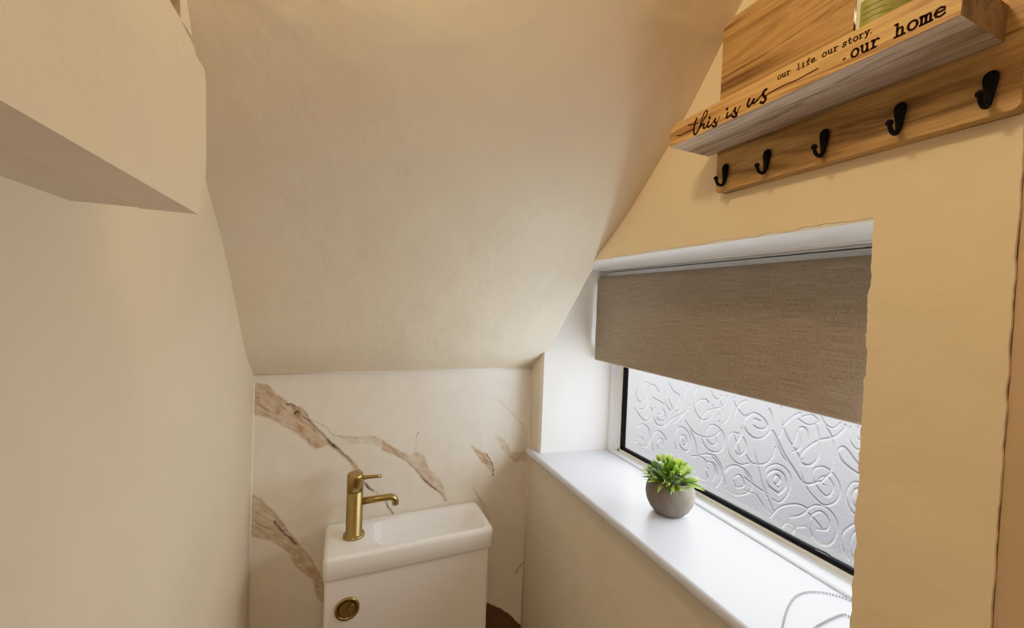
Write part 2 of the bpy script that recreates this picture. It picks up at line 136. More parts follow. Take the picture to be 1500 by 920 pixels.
def marble():
    m, nt, b = new_mat('veined_marble_panel')
    at = N(nt, 'ShaderNodeAttribute', attribute_name='vein'); mp = texco(nt)
    n = N(nt, 'ShaderNodeTexNoise', Scale=6.0, Detail=6.0, Roughness=.6, Distortion=.6); L(nt, mp, 'Vector', n, 'Vector')
    r = ramp(nt, [(.3, (.93,.92,.90)), (.65, (1,1,1))]); L(nt, n, 'Fac', r, 'Fac')
    mx = N(nt, 'ShaderNodeMixRGB', blend_type='MULTIPLY', Fac=1.0); L(nt, at, 'Color', mx, 'Color1'); L(nt, r, 'Color', mx, 'Color2')
    L(nt, mx, 'Color', b, 'Base Color'); b.inputs['Roughness'].default_value = .33; b.inputs['Specular IOR Level'].default_value = .4
    return m
M_MARBLE = marble()

def pane_glass():
    m, nt, b = new_mat('obscure_glass'); nt.nodes.remove(b); out = nt.nodes['Material Output']
    mp = texco(nt, 'Object', (1,1,1)); n = N(nt, 'ShaderNodeTexNoise', Scale=160.0, Detail=3.0); L(nt, mp, 'Vector', n, 'Vector')
    bp = N(nt, 'ShaderNodeBump', Strength=.35, Distance=.0012); L(nt, n, 'Fac', bp, 'Height')
    rf = N(nt, 'ShaderNodeBsdfRefraction', Roughness=.07, IOR=1.5); rf.inputs['Color'].default_value = (.97,.98,1,1); L(nt, bp, 'Normal', rf, 'Normal')
    tp = N(nt, 'ShaderNodeBsdfTransparent'); tp.inputs['Color'].default_value = (.95,.97,1,1)
    gl = N(nt, 'ShaderNodeBsdfGlossy', Roughness=.12); L(nt, bp, 'Normal', gl, 'Normal')
    m1 = N(nt, 'ShaderNodeMixShader', Fac=.18); L(nt, rf, 'BSDF', m1, 1); L(nt, tp, 'BSDF', m1, 2)
    m2 = N(nt, 'ShaderNodeMixShader', Fac=.06); L(nt, m1, 'Shader', m2, 1); L(nt, gl, 'BSDF', m2, 2)
    L(nt, m2, 'Shader', out, 'Surface')
    return m
M_PANE = pane_glass()
def clear_glass():
    m, nt, b = new_mat('bottle_glass'); b.inputs['Base Color'].default_value = (.93,.90,.84,1); b.inputs['Roughness'].default_value = .05
    b.inputs['Transmission Weight'].default_value = 1.0; b.inputs['IOR'].default_value = 1.3
    return m
M_BOTTLE = clear_glass()
M_LABEL = plain('label_white', (.86,.82,.72), .5); M_LABELG = plain('label_green', (.30,.33,.07), .5)
M_LABELD = plain('label_ink', (.10,.12,.03), .6)

# ------------------------------------------------------------------ mesh helpers
def finish(o, label=None, cat=None, kind=None, group=None):
    if label: o['label'] = label
    if cat: o['category'] = cat
    if kind: o['kind'] = kind
    if group: o['group'] = group
    return o
def obj(name, bm, mats, parent=None, smooth=False, base=None):
    """bm is in camera-relative room coordinates; the object's origin goes to the thing's base"""
    me = bpy.data.meshes.new(name); bm.normal_update()
    for v in bm.verts: v.co.z += H
    if base is None:
        if parent is not None: base = WB[parent.name]
        else:
            xs = [v.co for v in bm.verts]
            base = Vector(((min(c.x for c in xs)+max(c.x for c in xs))/2, (min(c.y for c in xs)+max(c.y for c in xs))/2, min(c.z for c in xs)))
    for v in bm.verts: v.co -= base
    bm.to_mesh(me); bm.free()
    for m in (mats if isinstance(mats, (list, tuple)) else [mats]): me.materials.append(m)
    if smooth:
        for p in me.polygons: p.use_smooth = True
    o = bpy.data.objects.new(name, me); COL.objects.link(o)
    WB[name if o.name == name else o.name] = base
    if parent is not None:
        o.parent = parent; o.location = base - WB[parent.name]
    else: o.location = base
    return o
WB = {}
def empty(name, loc, label, cat, group=None):
    o = bpy.data.objects.new(name, None); COL.objects.link(o); o.empty_display_size = .05
    b = Vector((loc[0], loc[1], loc[2]+H)); o.location = b; WB[o.name] = b
    return finish(o, label, cat, None, group)
def box(bm, a, b, mi=0, bev=0, seg=2):
    vs = [bm.verts.new((x, y, z)) for x in (a[0], b[0]) for y in (a[1], b[1]) for z in (a[2], b[2])]
    fs = [bm.faces.new([vs[i] for i in q]) for q in ((0,1,3,2),(4,6,7,5),(0,4,5,1),(2,3,7,6),(0,2,6,4),(1,5,7,3))]
    for f in fs: f.material_index = mi
    if bev:
        es = list({e for f in fs for e in f.edges})
        r = bmesh.ops.bevel(bm, geom=es, offset=bev, segments=seg, affect='EDGES', profile=.5)
        for f in r['faces']: f.material_index = mi
    return fs
def prism(bm, pts, axis, a, b, mi=0):
    """pts: outline in the two other axes (in xyz order), extruded along axis from a to b"""
    def P(p, t):
        q = list(p); q.insert(axis, t); return q
    A = [bm.verts.new(P(p, a)) for p in pts]; B = [bm.verts.new(P(p, b)) for p in pts]
    n = len(pts); fs = [bm.faces.new(A), bm.faces.new(B[::-1])]
    for i in range(n): fs.append(bm.faces.new((A[i], B[i], B[(i+1)%n], A[(i+1)%n])))
    for f in fs: f.material_index = mi
    bmesh.ops.recalc_face_normals(bm, faces=fs)
    return fs
def lathe(bm, prof, c, axis='z', n=40, mi=0, caps=True):
    rings = []
    for r, h in prof:
        ring = []
        for k in range(n):
            t = 2*math.pi*k/n; u, v = r*math.cos(t), r*math.sin(t)
            p = {'z': (u, v, h), 'y': (u, h, v), 'x': (h, u, v)}[axis]
            ring.append(bm.verts.new((c[0]+p[0], c[1]+p[1], c[2]+p[2])))
        rings.append(ring)
    fs = []
    for a, b in zip(rings, rings[1:]):
        for k in range(n): fs.append(bm.faces.new((a[k], a[(k+1)%n], b[(k+1)%n], b[k])))
    if caps: fs.append(bm.faces.new(rings[0])); fs.append(bm.faces.new(rings[-1]))
    for f in fs: f.material_index = mi; f.smooth = True
    bmesh.ops.recalc_face_normals(bm, faces=fs)
    return rings
def tube(bm, pts, rad, n=12, mi=0, flat=None):
    """swept tube; rad: number or list; flat: optional (scale, axis vector) to flatten"""
    pts = [Vector(p) for p in pts]; m = len(pts)
    if not isinstance(rad, (list, tuple)): rad = [rad]*m
    tans = [(pts[min(i+1, m-1)]-pts[max(i-1, 0)]).normalized() for i in range(m)]
    up = Vector((0, 1, 0)) if abs(tans[0].y) < .9 else Vector((0, 0, 1))
    rings = []
    for i in range(m):
        t = tans[i]; s = t.cross(up).normalized(); u2 = s.cross(t).normalized()
        r = rad[i] if isinstance(rad[i], (list, tuple)) else (rad[i], rad[i])
        rings.append([bm.verts.new(pts[i]+s*r[0]*math.cos(2*math.pi*k/n)+u2*r[1]*math.sin(2*math.pi*k/n)) for k in range(n)])
    fs = []
    for a, b in zip(rings, rings[1:]):
        for k in range(n): fs.append(bm.faces.new((a[k], a[(k+1)%n], b[(k+1)%n], b[k])))
    fs += [bm.faces.new(rings[0]), bm.faces.new(rings[-1])]
    for f in fs: f.material_index = mi; f.smooth = True
    bmesh.ops.recalc_face_normals(bm, faces=fs)
def sphere(bm, c, r, u=10, v=7, sc=(1,1,1), mi=0):
    res = bmesh.ops.create_uvsphere(bm, u_segments=u, v_segments=v, radius=1)
    for q in res['verts']: q.co = Vector((c[0]+q.co.x*r*sc[0], c[1]+q.co.y*r*sc[1], c[2]+q.co.z*r*sc[2]))
    for f in {f for q in res['verts'] for f in q.link_faces}: f.smooth = True; f.material_index = mi
def smooth_line(pts, k=6):
    """Catmull-Rom through pts"""
    P = [Vector(p) for p in pts]
    if len(P) < 3: return P
    out = []
    for i in range(len(P)-1):
        a, b, c, d = P[max(i-1,0)], P[i], P[i+1], P[min(i+2,len(P)-1)]
        for j in range(k):
            t = j/k
            out.append(.5*((2*b)+(c-a)*t+(2*a-5*b+4*c-d)*t*t+(3*b-a-3*c+d)*t**3))
    return out+[P[-1]]
def arc(c, r, a0, a1, n=8):
    return [(c[0]+r*math.cos(math.radians(a0+(a1-a0)*i/n)), c[1]+r*math.sin(math.radians(a0+(a1-a0)*i/n))) for i in range(n+1)]
def rough_edge(pts, step, amp, seed, ax):
    """resample a polyline and jitter it sideways, a rough plaster edge"""
    out = []
    for (a, b) in zip(pts, pts[1:]):
        d = math.hypot(b[0]-a[0], b[1]-a[1]); n = max(1, int(d/step))
        for i in range(n):
            t = i/n; p = [a[0]+(b[0]-a[0])*t, a[1]+(b[1]-a[1])*t]
            if 0 < i: p[ax] += amp*(noise.noise((p[0]*45, p[1]*45, seed))+.6*noise.noise((p[0]*130, p[1]*130, seed+5)))
            out.append(tuple(p))
    return out+[pts[-1]]

# ------------------------------------------------------------------ the room
YR, ZC = -2.1, .85      # rear end and flat ceiling height (relative)
bm = bmesh.new(); box(bm, (XL-.1, YR, -H-.05), (.95, YB+.05, -H)); finish(obj('floor', bm, M_FLOOR), 'brown floor under the fittings', None, 'structure')

# ceiling: the sloping underside of the stairs, then flat
prof = smooth_line([(1.235,-.245),(1.2,-.205),(1.105,-.140),(.99,-.012),(.895,.089),(.80,.168),(.708,.240),(.592,.357),(.514,.452),(.467,.515),(.19,.85)], 7)
pts = [(p[0], p[1]) for p in prof]+[(YR-.02, ZC)]
bm = bmesh.new(); nx = 60; rows = []
xs = [XL-.02+(XR+.012-XL+.02)*i/nx for i in range(nx+1)]
dense = []
for a, b in zip(pts, pts[1:]):
    d = math.hypot(b[0]-a[0], b[1]-a[1]); n = max(1, min(40, int(d/.012)))
    dense += [(a[0]+(b[0]-a[0])*i/n, a[1]+(b[1]-a[1])*i/n) for i in range(n)]
dense.append(pts[-1])
for (y, z) in dense:
    row = []
    for x in xs:
        w = .003*noise.noise((x*5, y*6, z*6))+.0012*noise.noise((x*17, y*17, 3+z*17))
        row.append(bm.verts.new((x, y-w*.7, z-w*.7)))
    rows.append(row)
for a, b in zip(rows, rows[1:]):
    for i in range(nx): bm.faces.new((a[i], b[i], b[i+1], a[i+1]))
# back it with thickness so no light leaks
back = [[bm.verts.new((x, y+.06, z+.06)) for x in (xs[0], xs[-1])] for (y, z) in (dense[0], dense[-1])]
top = [bm.verts.new((x, y, z)) for (x, y, z) in ((XL-.1, YB+.15, ZC+.12), (1.2, YB+.15, ZC+.12), (1.2, YR-.1, ZC+.12), (XL-.1, YR-.1, ZC+.12))]
bm.faces.new(top)
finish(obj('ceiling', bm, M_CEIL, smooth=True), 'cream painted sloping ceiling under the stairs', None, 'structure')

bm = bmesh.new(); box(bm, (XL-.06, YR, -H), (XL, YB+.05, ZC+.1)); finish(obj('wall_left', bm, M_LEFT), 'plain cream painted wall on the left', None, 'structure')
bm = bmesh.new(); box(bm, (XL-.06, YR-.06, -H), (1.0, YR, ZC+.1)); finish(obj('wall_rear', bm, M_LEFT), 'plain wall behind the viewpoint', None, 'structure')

# right wall with the window recess; its end at the doorway on the right
JY0, JY1, SZ, HZ, XO = .281, 1.112, -.49, .117, .90
def edge(p, s, amp=.0022, ax=0): return rough_edge(p, .006, amp, s, ax)
bm = bmesh.new()
rj = edge([(JY0, SZ), (JY0, HZ-.001)], 1.3, .0026, 0)
endc = edge([(.1685, -H), (.1685, ZC+.1)], 4.4, .0012, 0)
hd = edge([(JY0, HZ+.003), (.96, HZ+.003)], 2.1, .0034, 1)
T = .10
# right-hand strip between window and doorway (y,z)
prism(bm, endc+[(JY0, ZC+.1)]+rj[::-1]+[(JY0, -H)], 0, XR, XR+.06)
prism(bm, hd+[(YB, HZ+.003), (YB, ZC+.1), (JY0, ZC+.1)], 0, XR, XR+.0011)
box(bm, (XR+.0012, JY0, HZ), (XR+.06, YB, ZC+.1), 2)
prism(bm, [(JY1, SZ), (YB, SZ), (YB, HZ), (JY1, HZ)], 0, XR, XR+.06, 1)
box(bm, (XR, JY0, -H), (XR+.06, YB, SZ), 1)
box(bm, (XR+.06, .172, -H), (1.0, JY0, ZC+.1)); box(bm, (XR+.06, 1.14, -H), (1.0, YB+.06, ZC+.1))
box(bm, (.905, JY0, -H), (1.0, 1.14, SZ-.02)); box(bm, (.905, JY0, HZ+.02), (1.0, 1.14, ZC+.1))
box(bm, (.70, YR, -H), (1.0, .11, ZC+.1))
finish(obj('wall_right', bm, [M_RIGHT_LIT, M_CREAM, M_WHITE]), 'cream wall with painted-in lamp warmth holding the window recess', None, 'structure')

# doorway lining at the far right
bm = bmesh.new(); box(bm, (XR+.004, .110, -H), (.72, .1682, ZC), bev=.001)
finish(obj('trim_1', bm, plaster('lining_tan', (.66,.50,.33), lump=.2)), 'tan doorway edge at the far right', None, 'structure')

# window recess lining: splayed left jamb, soffit in two boards, right jamb
bm = bmesh.new()
prism(bm, edge([(XR-.0005, JY1-.001), (XR, JY1)], 3)[:1]+[(.86, 1.070), (.86, 1.135), (XR-.0005, 1.135)], 2, SZ, HZ+.03)
finish(obj('wall_recess_left', bm, M_WHITE), 'white plastered left side of the window recess', None, 'structure')
bm = bmesh.new()
box(bm, (XR+.0013, JY0+.001, HZ-.0005), (.728, 1.10, HZ+.03)); box(bm, (.733, JY0+.001, HZ-.002), (.90, 1.10, HZ+.03), bev=.0015); box(bm, (.722, JY0+.001, HZ+.012), (.74, 1.10, HZ+.03), 1)
finish(obj('ceiling_recess', bm, [M_WHITE, M_SEAM]), 'white soffit over the window recess', None, 'structure')
bm = bmesh.new(); box(bm, (XR+.0605, JY0-.004, SZ), (.90, JY0+.002, HZ+.02))
finish(obj('wall_recess_right', bm, M_WHITE), 'right side of the window recess', None, 'structure')

# boxing (bulkhead) along the upper left
XBH, ZBH = -.120, .069
fa = [(.440, ZBH), (.4585, .112), (.4525, .197), (.444, .199), (.4215, .203), (.402, .231), (.02, ZC)]
bm = bmesh.new()
hole = [(.391, .2085), (.391, .245)]
# face panel with a rectangular opening (y .10-.391, z .2085-.34): far strip, below, above, near
fp = smooth_line([(.4405, ZBH), (.452, .088), (.4585, .112), (.456, .16), (.4525, .195), (.444, .2005), (.431, .2005), (.4215, .2045), (.402, .232)], 4)
far = [(p[0], p[1]) for p in fp]
low = [p for p in far if p[1] <= .2085]; hi = [p for p in far if p[1] > .2085]
prism(bm, [(-.9, ZBH)]+low+[(.391, .2085), (-.9, .2085)], 0, XBH-.012, XBH)
prism(bm, [(.391, .2085)]+hi+[(.402-(.50-.231)/1.6, .50), (.389-(.50-.222)/1.6, .50), (.389, .222)], 0, XBH-.017, XBH)
box(bm, (XL+.004, -.6, ZBH+.014), (XBH-.0175, .430, .50), 1)  # near-black block stands in for the shade inside the opening
prism(bm, [(-.9, .2085), (.05, .2085), (.05, ZC), (-.9, ZC)], 0, XBH-.012, XBH)
# underside boards with a seam, far end, back
box(bm, (-.160, -.9, ZBH), (XBH-.0122, .440, ZBH+.012))
prism(bm, [(XL, -.9), (-.1632, -.9), (-.1632, .443), (XL, .443)], 2, ZBH+.0012, ZBH+.012)
box(bm, (XL, .432, ZBH+.002), (XBH-.002, .438, .19))
box(bm, (XL, -.9, .30), (XL+.02, .30, ZC))
box(bm, (XL, -.91, ZBH), (XBH, -.9, ZC))
finish(obj('wall_boxing', bm, [M_LEFT, M_DARK]), 'cream boxed-in bulkhead along the upper left', None, 'structure')

# marble-panelled back wall, veins as vertex colour of the panel
def fill_mesh(me, verts, quads_, smooth=False):
    n = len(quads_); me.vertices.add(len(verts)); me.vertices.foreach_set('co', np.ascontiguousarray(verts, np.float32).ravel())
    me.loops.add(n*4); me.loops.foreach_set('vertex_index', np.ascontiguousarray(quads_, np.int32).ravel())
    me.polygons.add(n); me.polygons.foreach_set('loop_start', np.arange(0, n*4, 4, dtype=np.int32)); me.polygons.foreach_set('use_smooth', np.full(n, smooth))
    me.update(calc_edges=True); me.validate()
def seg_dist(P, pl):
    d = np.full(len(P), 9.); 
    for a, b in zip(pl, pl[1:]):
        a = np.array(a); b = np.array(b); ab = b-a; t = np.clip(((P-a)@ab)/max(1e-12, ab@ab), 0, 1)
        d = np.minimum(d, np.hypot(*(P-(a+t[:,None]*ab)).T))
    return d
def inside(P, poly):
    r = np.zeros(len(P), bool); n = len(poly)
    for i in range(n):
        (x0, y0), (x1, y1) = poly[i], poly[(i+1)%n]
        if y0 == y1: continue
        c = ((y0 > P[:,1]) != (y1 > P[:,1])) & (P[:,0] < (x1-x0)*(P[:,1]-y0)/(y1-y0)+x0); r ^= c
    return r
st = .0021; gx = np.arange(XL-.01, XR+.012, st); gz = np.arange(-1.13, -.17, st)
GX, GZ = np.meshgrid(gx, gz); P0 = np.stack([GX.ravel(), GZ.ravel()], 1)
wob = np.array([noise.noise_vector((x*60, z*60, 2)) for x, z in P0])[:, :2]*.0022+np.array([noise.noise_vector((x*190, z*190, 9)) for x, z in P0])[:, :2]*.0011
mott = np.array([noise.fractal((x*34, z*22, 4), .8, 2.1, 4) for x, z in P0]); mott2 = np.array([noise.fractal(((x-.85*z)*26, (x*.85+z)*120, 8), .8, 2.1, 4) for x, z in P0])
Pw = P0+wob
WHITE = np.array([.83, .79, .71]); TAN = np.array([.44, .275, .125]); DK = np.array([.10, .04, .018])
colr = np.tile(WHITE, (len(P0), 1)); colr *= (1+.03*np.clip(mott, -1, 1))[:, None]
def sst(x): x = np.clip(x, 0, 1); return x*x*(3-2*x)
for a, poly in VEIN_FILLS:
    sd = seg_dist(Pw, poly+poly[:1]); sd = np.where(inside(Pw, poly), -sd, sd)
    mk = sst(.5-sd/.006)*a*np.clip(.74+.42*mott+.50*mott2, .18, 1.2)
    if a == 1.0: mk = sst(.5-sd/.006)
    t = TAN if a < 1 else np.array([.13,.06,.022])  # lowest vein: shade beside the cistern is darkened into its brown
    colr = colr*(1-np.clip(mk,0,1)[:,None])+t*np.clip(mk,0,1)[:,None]
for w, a, pl in VEIN_LINES:
    d = seg_dist(Pw, pl); mk = np.exp(-(d/(w*.45))**2)*min(1, a*.85)*np.clip(.9+.5*mott2, .35, 1.1)
    t = DK if a > .8 else np.array([.33, .19, .10])
    colr = colr*(1-np.clip(mk,0,1)[:,None])+t*np.clip(mk,0,1)[:,None]
nxg, nzg = len(gx), len(gz)
idx = np.arange(nxg*nzg).reshape(nzg, nxg)
quads = np.stack([idx[:-1,:-1].ravel(), idx[:-1,1:].ravel(), idx[1:,1:].ravel(), idx[1:,:-1].ravel()], 1)
V3 = np.stack([P0[:,0], np.full(len(P0), YB), P0[:,1]+H], 1)
k = len(V3)
ext = np.array([(gx[0], YB, 0), (gx[-1], YB, 0), (gx[-1], YB, H+gz[0]), (gx[0], YB, H+gz[0]),
                (gx[0], YB+.05, 0), (gx[-1], YB+.05, 0), (gx[-1], YB+.05, H-.1), (gx[0], YB+.05, H-.1)])
faces = np.vstack([quads, [(k, k+1, k+2, k+3), (k+4, k+7, k+6, k+5)]])
me = bpy.data.meshes.new('wall_back'); base = np.array([(XL+XR)/2, YB, 0])
fill_mesh(me, np.vstack([V3, ext])-base, faces)
ca = me.color_attributes.new('vein', 'FLOAT_COLOR', 'POINT')
c4 = np.ones((k+8, 4)); c4[:k, :3] = np.clip(colr, 0, 1); c4[k:, :3] = WHITE
ca.data.foreach_set('color', c4.ravel())
me.materials.append(M_MARBLE); wb = bpy.data.objects.new('wall_back', me); wb.location = base; COL.objects.link(wb)
finish(wb, 'white marble panelled wall with brown veins', None, 'structure')
# sealant beads round the panel
bm = bmesh.new()
tube(bm, [(XL, YB-.001, -.204), (0, YB-.001, -.2065), (.3, YB-.001, -.209), (XR, YB-.001, -.212)], .0035, 8)
tube(bm, [(XL+.001, YB-.001, -.2), (XL-.001, YB-.001, -1.0)], .003, 8)
tube(bm, [(XR-.001, YB-.001, -.21), (XR-.001, YB-.001, -1.1)], .0028, 8)
finish(obj('trim_2', bm, M_CAULK), 'thin sealant bead round the marble panel', None, 'structure')

# ------------------------------------------------------------------ window and sill
win = bpy.data.objects.new('window_1', None); COL.objects.link(win); win.location = (.83, .69, H-.462); WB['window_1'] = win.location.copy()
finish(win, 'window with swirl patterned obscure glass', None, 'structure')
SZT = -.462; GXP = .825
FY0, FY1, FT = .295, 1.08, .112
def lip(y): return .777+(y-.373)/(1.076-.373)*.028
bm = bmesh.new()
# bottom member: lip, sloping top, cream bead
a, b = FY0-.012, FY1+.01
def sect(bm, pr0, pr1, mi=0):
    A = [bm.verts.new(p) for p in pr0]; B = [bm.verts.new(p) for p in pr1]; n = len(A)
    fs = [bm.faces.new(A), bm.faces.new(B[::-1])]+[bm.faces.new((A[i], B[i], B[(i+1)%n], A[(i+1)%n])) for i in range(n)]
    for f in fs: f.material_index = mi
    bmesh.ops.recalc_face_normals(bm, faces=fs)
def bot(y):
    l = lip(y); return [(l+.0012, y, SZT), (l, y, SZT+.0025), (l, y, SZT+.0055), (l+.0025, y, SZT+.0075), (.819, y, SZT+.0095), (.86, y, SZT+.0095), (.86, y, SZT)]
sect(bm, bot(a), bot(b))
# left member
prism(bm, [(lip(1.076)+.003, FY1+.02), (lip(1.076)+.002, 1.052), (lip(1.076)+.006, 1.048), (.819, 1.037), (.86, 1.037), (.86, FY1+.02)], 2, SZT+.002, FT)
prism(bm, [(.778, FY0-.015), (.778, FY0+.028), (.819, FY0+.035), (.86, FY0+.035), (.86, FY0-.015)], 2, SZT+.002, FT)
box(bm, (.782, FY0, .075), (.86, FY1, FT))
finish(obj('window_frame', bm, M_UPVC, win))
bm = bmesh.new()
zb = SZT+.0085
box(bm, (.8175, FY0+.03, zb), (.835, 1.037, zb+.0085), bev=.001); box(bm, (.8175, 1.027, zb), (.835, 1.038, .08), bev=.001)
box(bm, (.8175, FY0+.03, zb), (.835, FY0+.042, .08), bev=.001)
finish(obj('glazing_bead', bm, M_BEAD, win), 'cream glazing bead')
bm = bmesh.new()
zg = zb+.008
box(bm, (.8205, FY0+.04, zg), (.836, 1.029, zg+.0095), bev=.001); box(bm, (.8205, 1.0135, zg), (.836, 1.029, .08), bev=.001); box(bm, (.8205, FY0+.04, zg), (.836, FY0+.052, .08), bev=.001)
finish(obj('rubber_gasket', bm, M_BLACK, win), 'black rubber gasket')

# glass pane: raised swirls as real relief
gs = .00072; y0, y1, z0, z1 = FY0+.045, 1.02, zg+.003, -.115
gy = np.arange(y0, y1, gs); gzz = np.arange(z0, z1, gs); GY, GZ = np.meshgrid(gy, gzz); PP = np.stack([GY.ravel(), GZ.ravel()], 1)
hgt = np.zeros(len(PP))
for w, pl in SWIRLS:
    sp = [(p[0], p[1]) for p in smooth_line([(q[0], q[1], 0) for q in pl], 5)]
    lo = np.min(sp, 0)-.012; hi_ = np.max(sp, 0)+.012
    ii = np.where((PP[:,0] > lo[0]) & (PP[:,0] < hi_[0]) & (PP[:,1] > lo[1]) & (PP[:,1] < hi_[1]))[0]
    if not len(ii): continue
    d = seg_dist(PP[ii], sp); hw = .0010*w
    hgt[ii] = np.maximum(hgt[ii], .0025*w**.5*sst(1-(d-hw*.5)/.0016))
X = GXP-hgt
V = np.stack([X, PP[:,0], PP[:,1]+H], 1); ny, nz = len(gy), len(gzz); ix = np.arange(ny*nz).reshape(nz, ny)
q = np.stack([ix[:-1,:-1].ravel(), ix[1:,:-1].ravel(), ix[1:,1:].ravel(), ix[:-1,1:].ravel()], 1); kk = len(V)
exv = np.array([(GXP, gy[0], gzz[-1]+H), (GXP, gy[-1], gzz[-1]+H), (GXP, gy[-1], .085+H), (GXP, gy[0], .085+H)])
me = bpy.data.meshes.new('glass_pane'); wloc = np.array(win.location)
fill_mesh(me, np.vstack([V, exv])-wloc, np.vstack([q, [(kk, kk+3, kk+2, kk+1)]]), True)
me.materials.append(M_PANE); o = bpy.data.objects.new('glass_pane', me); o.parent = win; COL.objects.link(o); finish(o, 'obscure glass with raised swirls')

# sill board with bullnose front and a horn running past the recess
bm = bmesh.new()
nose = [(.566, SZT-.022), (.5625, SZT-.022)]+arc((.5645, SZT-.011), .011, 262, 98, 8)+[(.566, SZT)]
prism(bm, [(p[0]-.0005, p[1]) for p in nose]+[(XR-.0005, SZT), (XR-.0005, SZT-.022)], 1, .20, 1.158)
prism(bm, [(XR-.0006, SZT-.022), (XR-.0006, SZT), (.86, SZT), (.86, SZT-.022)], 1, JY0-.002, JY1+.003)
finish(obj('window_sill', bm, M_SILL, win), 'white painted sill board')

# ------------------------------------------------------------------ roller blind
BX, BY0, BY1 = .742, .353, 1.074
RR, RZ = .0165, .098-.0165
blind = empty('roller_blind', (BX, (BY0+BY1)/2, -.17), 'grey-brown linen roller blind half lowered over the window', 'blind')
ZB = -.168
pr = [(BX+.004+2*RR*0, 0)]
prof_b = [(BX+RR*.0+RR-RR*math.cos(math.radians(t)), RZ+RR*math.sin(math.radians(t))) for t in range(150, -1, -10)]
prof_b += [(BX+.0005*math.sin(i*.6), RZ-(RZ-ZB-.008)*i/26) for i in range(1, 27)]
prof_b += [(BX+.006-.006*math.cos(math.radians(t)), ZB+.006-.006*math.sin(math.radians(t))) for t in range(0, 181, 15)]
prof_b += [(BX+.0122, ZB+.03)]
bm = bmesh.new(); ny_ = 50; rows = []
for i in range(ny_+1):
    y = BY0+(BY1-BY0)*i/ny_
    rows.append([bm.verts.new((x+.0011*noise.noise((y*4, z*5, 1))*(1 if z < RZ else 0), y, z)) for x, z in prof_b])
for ra, rb in zip(rows, rows[1:]):
    for j in range(len(prof_b)-1): bm.faces.new((ra[j], ra[j+1], rb[j+1], rb[j]))
fab = obj('blind_fabric', bm, M_LINEN, blind, True)
md = fab.modifiers.new('thick', 'SOLIDIFY'); md.thickness = .0012; md.offset = 1
bm = bmesh.new(); lathe(bm, [(RR-.002, BY0-.004), (RR-.002, BY1+.001)], (BX+RR, 0, RZ), 'y', 24); finish(obj('roller_tube', bm, M_UPVC, blind), 'white roller tube')
bm = bmesh.new(); box(bm, (BX+.0035, BY0+.004, ZB+.0015), (BX+.0095, BY1-.004, ZB+.022), bev=.001); obj('bottom_bar', bm, M_UPVC, blind)
bm = bmesh.new()
box(bm, (BX+.004, BY1+.0005, RZ-.014), (BX+.03, BY1+.003, HZ-.003), bev=.0008); finish(obj('bracket', bm, M_UPVC, blind), 'white end bracket')
bm = bmesh.new(); box(bm, (BX+.004, BY0-.012, RZ-.014), (BX+.03, BY0-.005, HZ-.003), bev=.0008); finish(obj('bracket', bm, M_UPVC, blind), 'white end bracket')
# bead chain: down the right side of the recess, then lying on the sill in a loop
ch = [(BX+.01, .338, RZ-.03), (BX+.012, .337, -.2), (.762, .338, -.43), (.775, .345, SZT+.004)]+[(p[0], p[1], SZT+.0019) for p in CHAIN]+[(.752, .334, SZT+.004), (BX+.022, .333, -.42), (BX+.03, .334, -.2), (BX+.03, .336, RZ-.03)]
sp = smooth_line(ch, 24)
bm = bmesh.new(); acc = 0; last = sp[0]; beads = [sp[0]]
for p in sp[1:]:
    s = (p-last).length
    while acc+s >= .0043:
        t = (.0043-acc)/s; last = last+(p-last)*t; beads.append(last.copy()); s = (p-last).length; acc = 0
    acc += s; last = p
for p in beads: sphere(bm, p, .00175, 8, 6)
tube(bm, sp[::4], .0005, 5)
finish(obj('control_chain', bm, M_CHAIN, blind), 'white bead chain looped on the sill')

# ------------------------------------------------------------------ plant
PX, PY = .700, .694
plant = empty('potted_plant', (PX, PY, SZT), 'small green artificial plant in a round taupe pot on the window sill', 'plant')
bm = bmesh.new()
pp = [(.0, .0), (.026, .0), (.033, .003), (.0435, .014), (.0505, .028), (.0535, .043), (.052, .058), (.0465, .070), (.041, .0765), (.039, .0775), (.0372, .0765), (.038, .070), (.038, .060), (0, .060)]
lathe(bm, [(max(r, .0001), SZT+.0003+h) for r, h in pp], (PX, PY, 0), 'z', 48, caps=False); obj('pot', bm, M_POT, plant, True)
bm = bmesh.new(); sphere(bm, (PX, PY, SZT+.066), .0375, 20, 10, (1, 1, .42)); finish(obj('moss', bm, M_SOIL, plant), 'dark moss at the pot mouth')
bm = bmesh.new(); tl = bm.loops.layers.float_color.new('tint')
def leaf(bm, base, dirn, ln, wd, col, curl):
    d = Vector(dirn).normalized(); s = d.cross(Vector((0, 0, 1)));
    if s.length < .1: s = Vector((1, 0, 0))
    s.normalize(); s.rotate(Matrix.Rotation(random.uniform(-.6, .6), 3, d)); nrm = s.cross(d).normalized()
    prf = [0.25, .75, 1, .92, .62, .05]; n = len(prf); rws = []
    for i, w in enumerate(prf):
        t = i/(n-1); c = Vector(base)+d*ln*t-Vector((0, 0, 1))*curl*ln*t*t
        rws.append([bm.verts.new(c-s*wd*w/2+nrm*wd*.14*w), bm.verts.new(c), bm.verts.new(c+s*wd*w/2+nrm*wd*.14*w)])
    for i, (ra, rb) in enumerate(zip(rws, rws[1:])):
        for j in range(2):
            f = bm.faces.new((ra[j], ra[j+1], rb[j+1], rb[j])); f.smooth = True
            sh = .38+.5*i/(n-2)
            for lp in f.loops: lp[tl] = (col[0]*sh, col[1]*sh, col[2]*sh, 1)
pal = [(.24,.40,.03), (.36,.52,.06), (.13,.26,.02), (.44,.58,.10), (.07,.15,.015), (.30,.46,.05)]
c0 = Vector((PX, PY, SZT+.068))
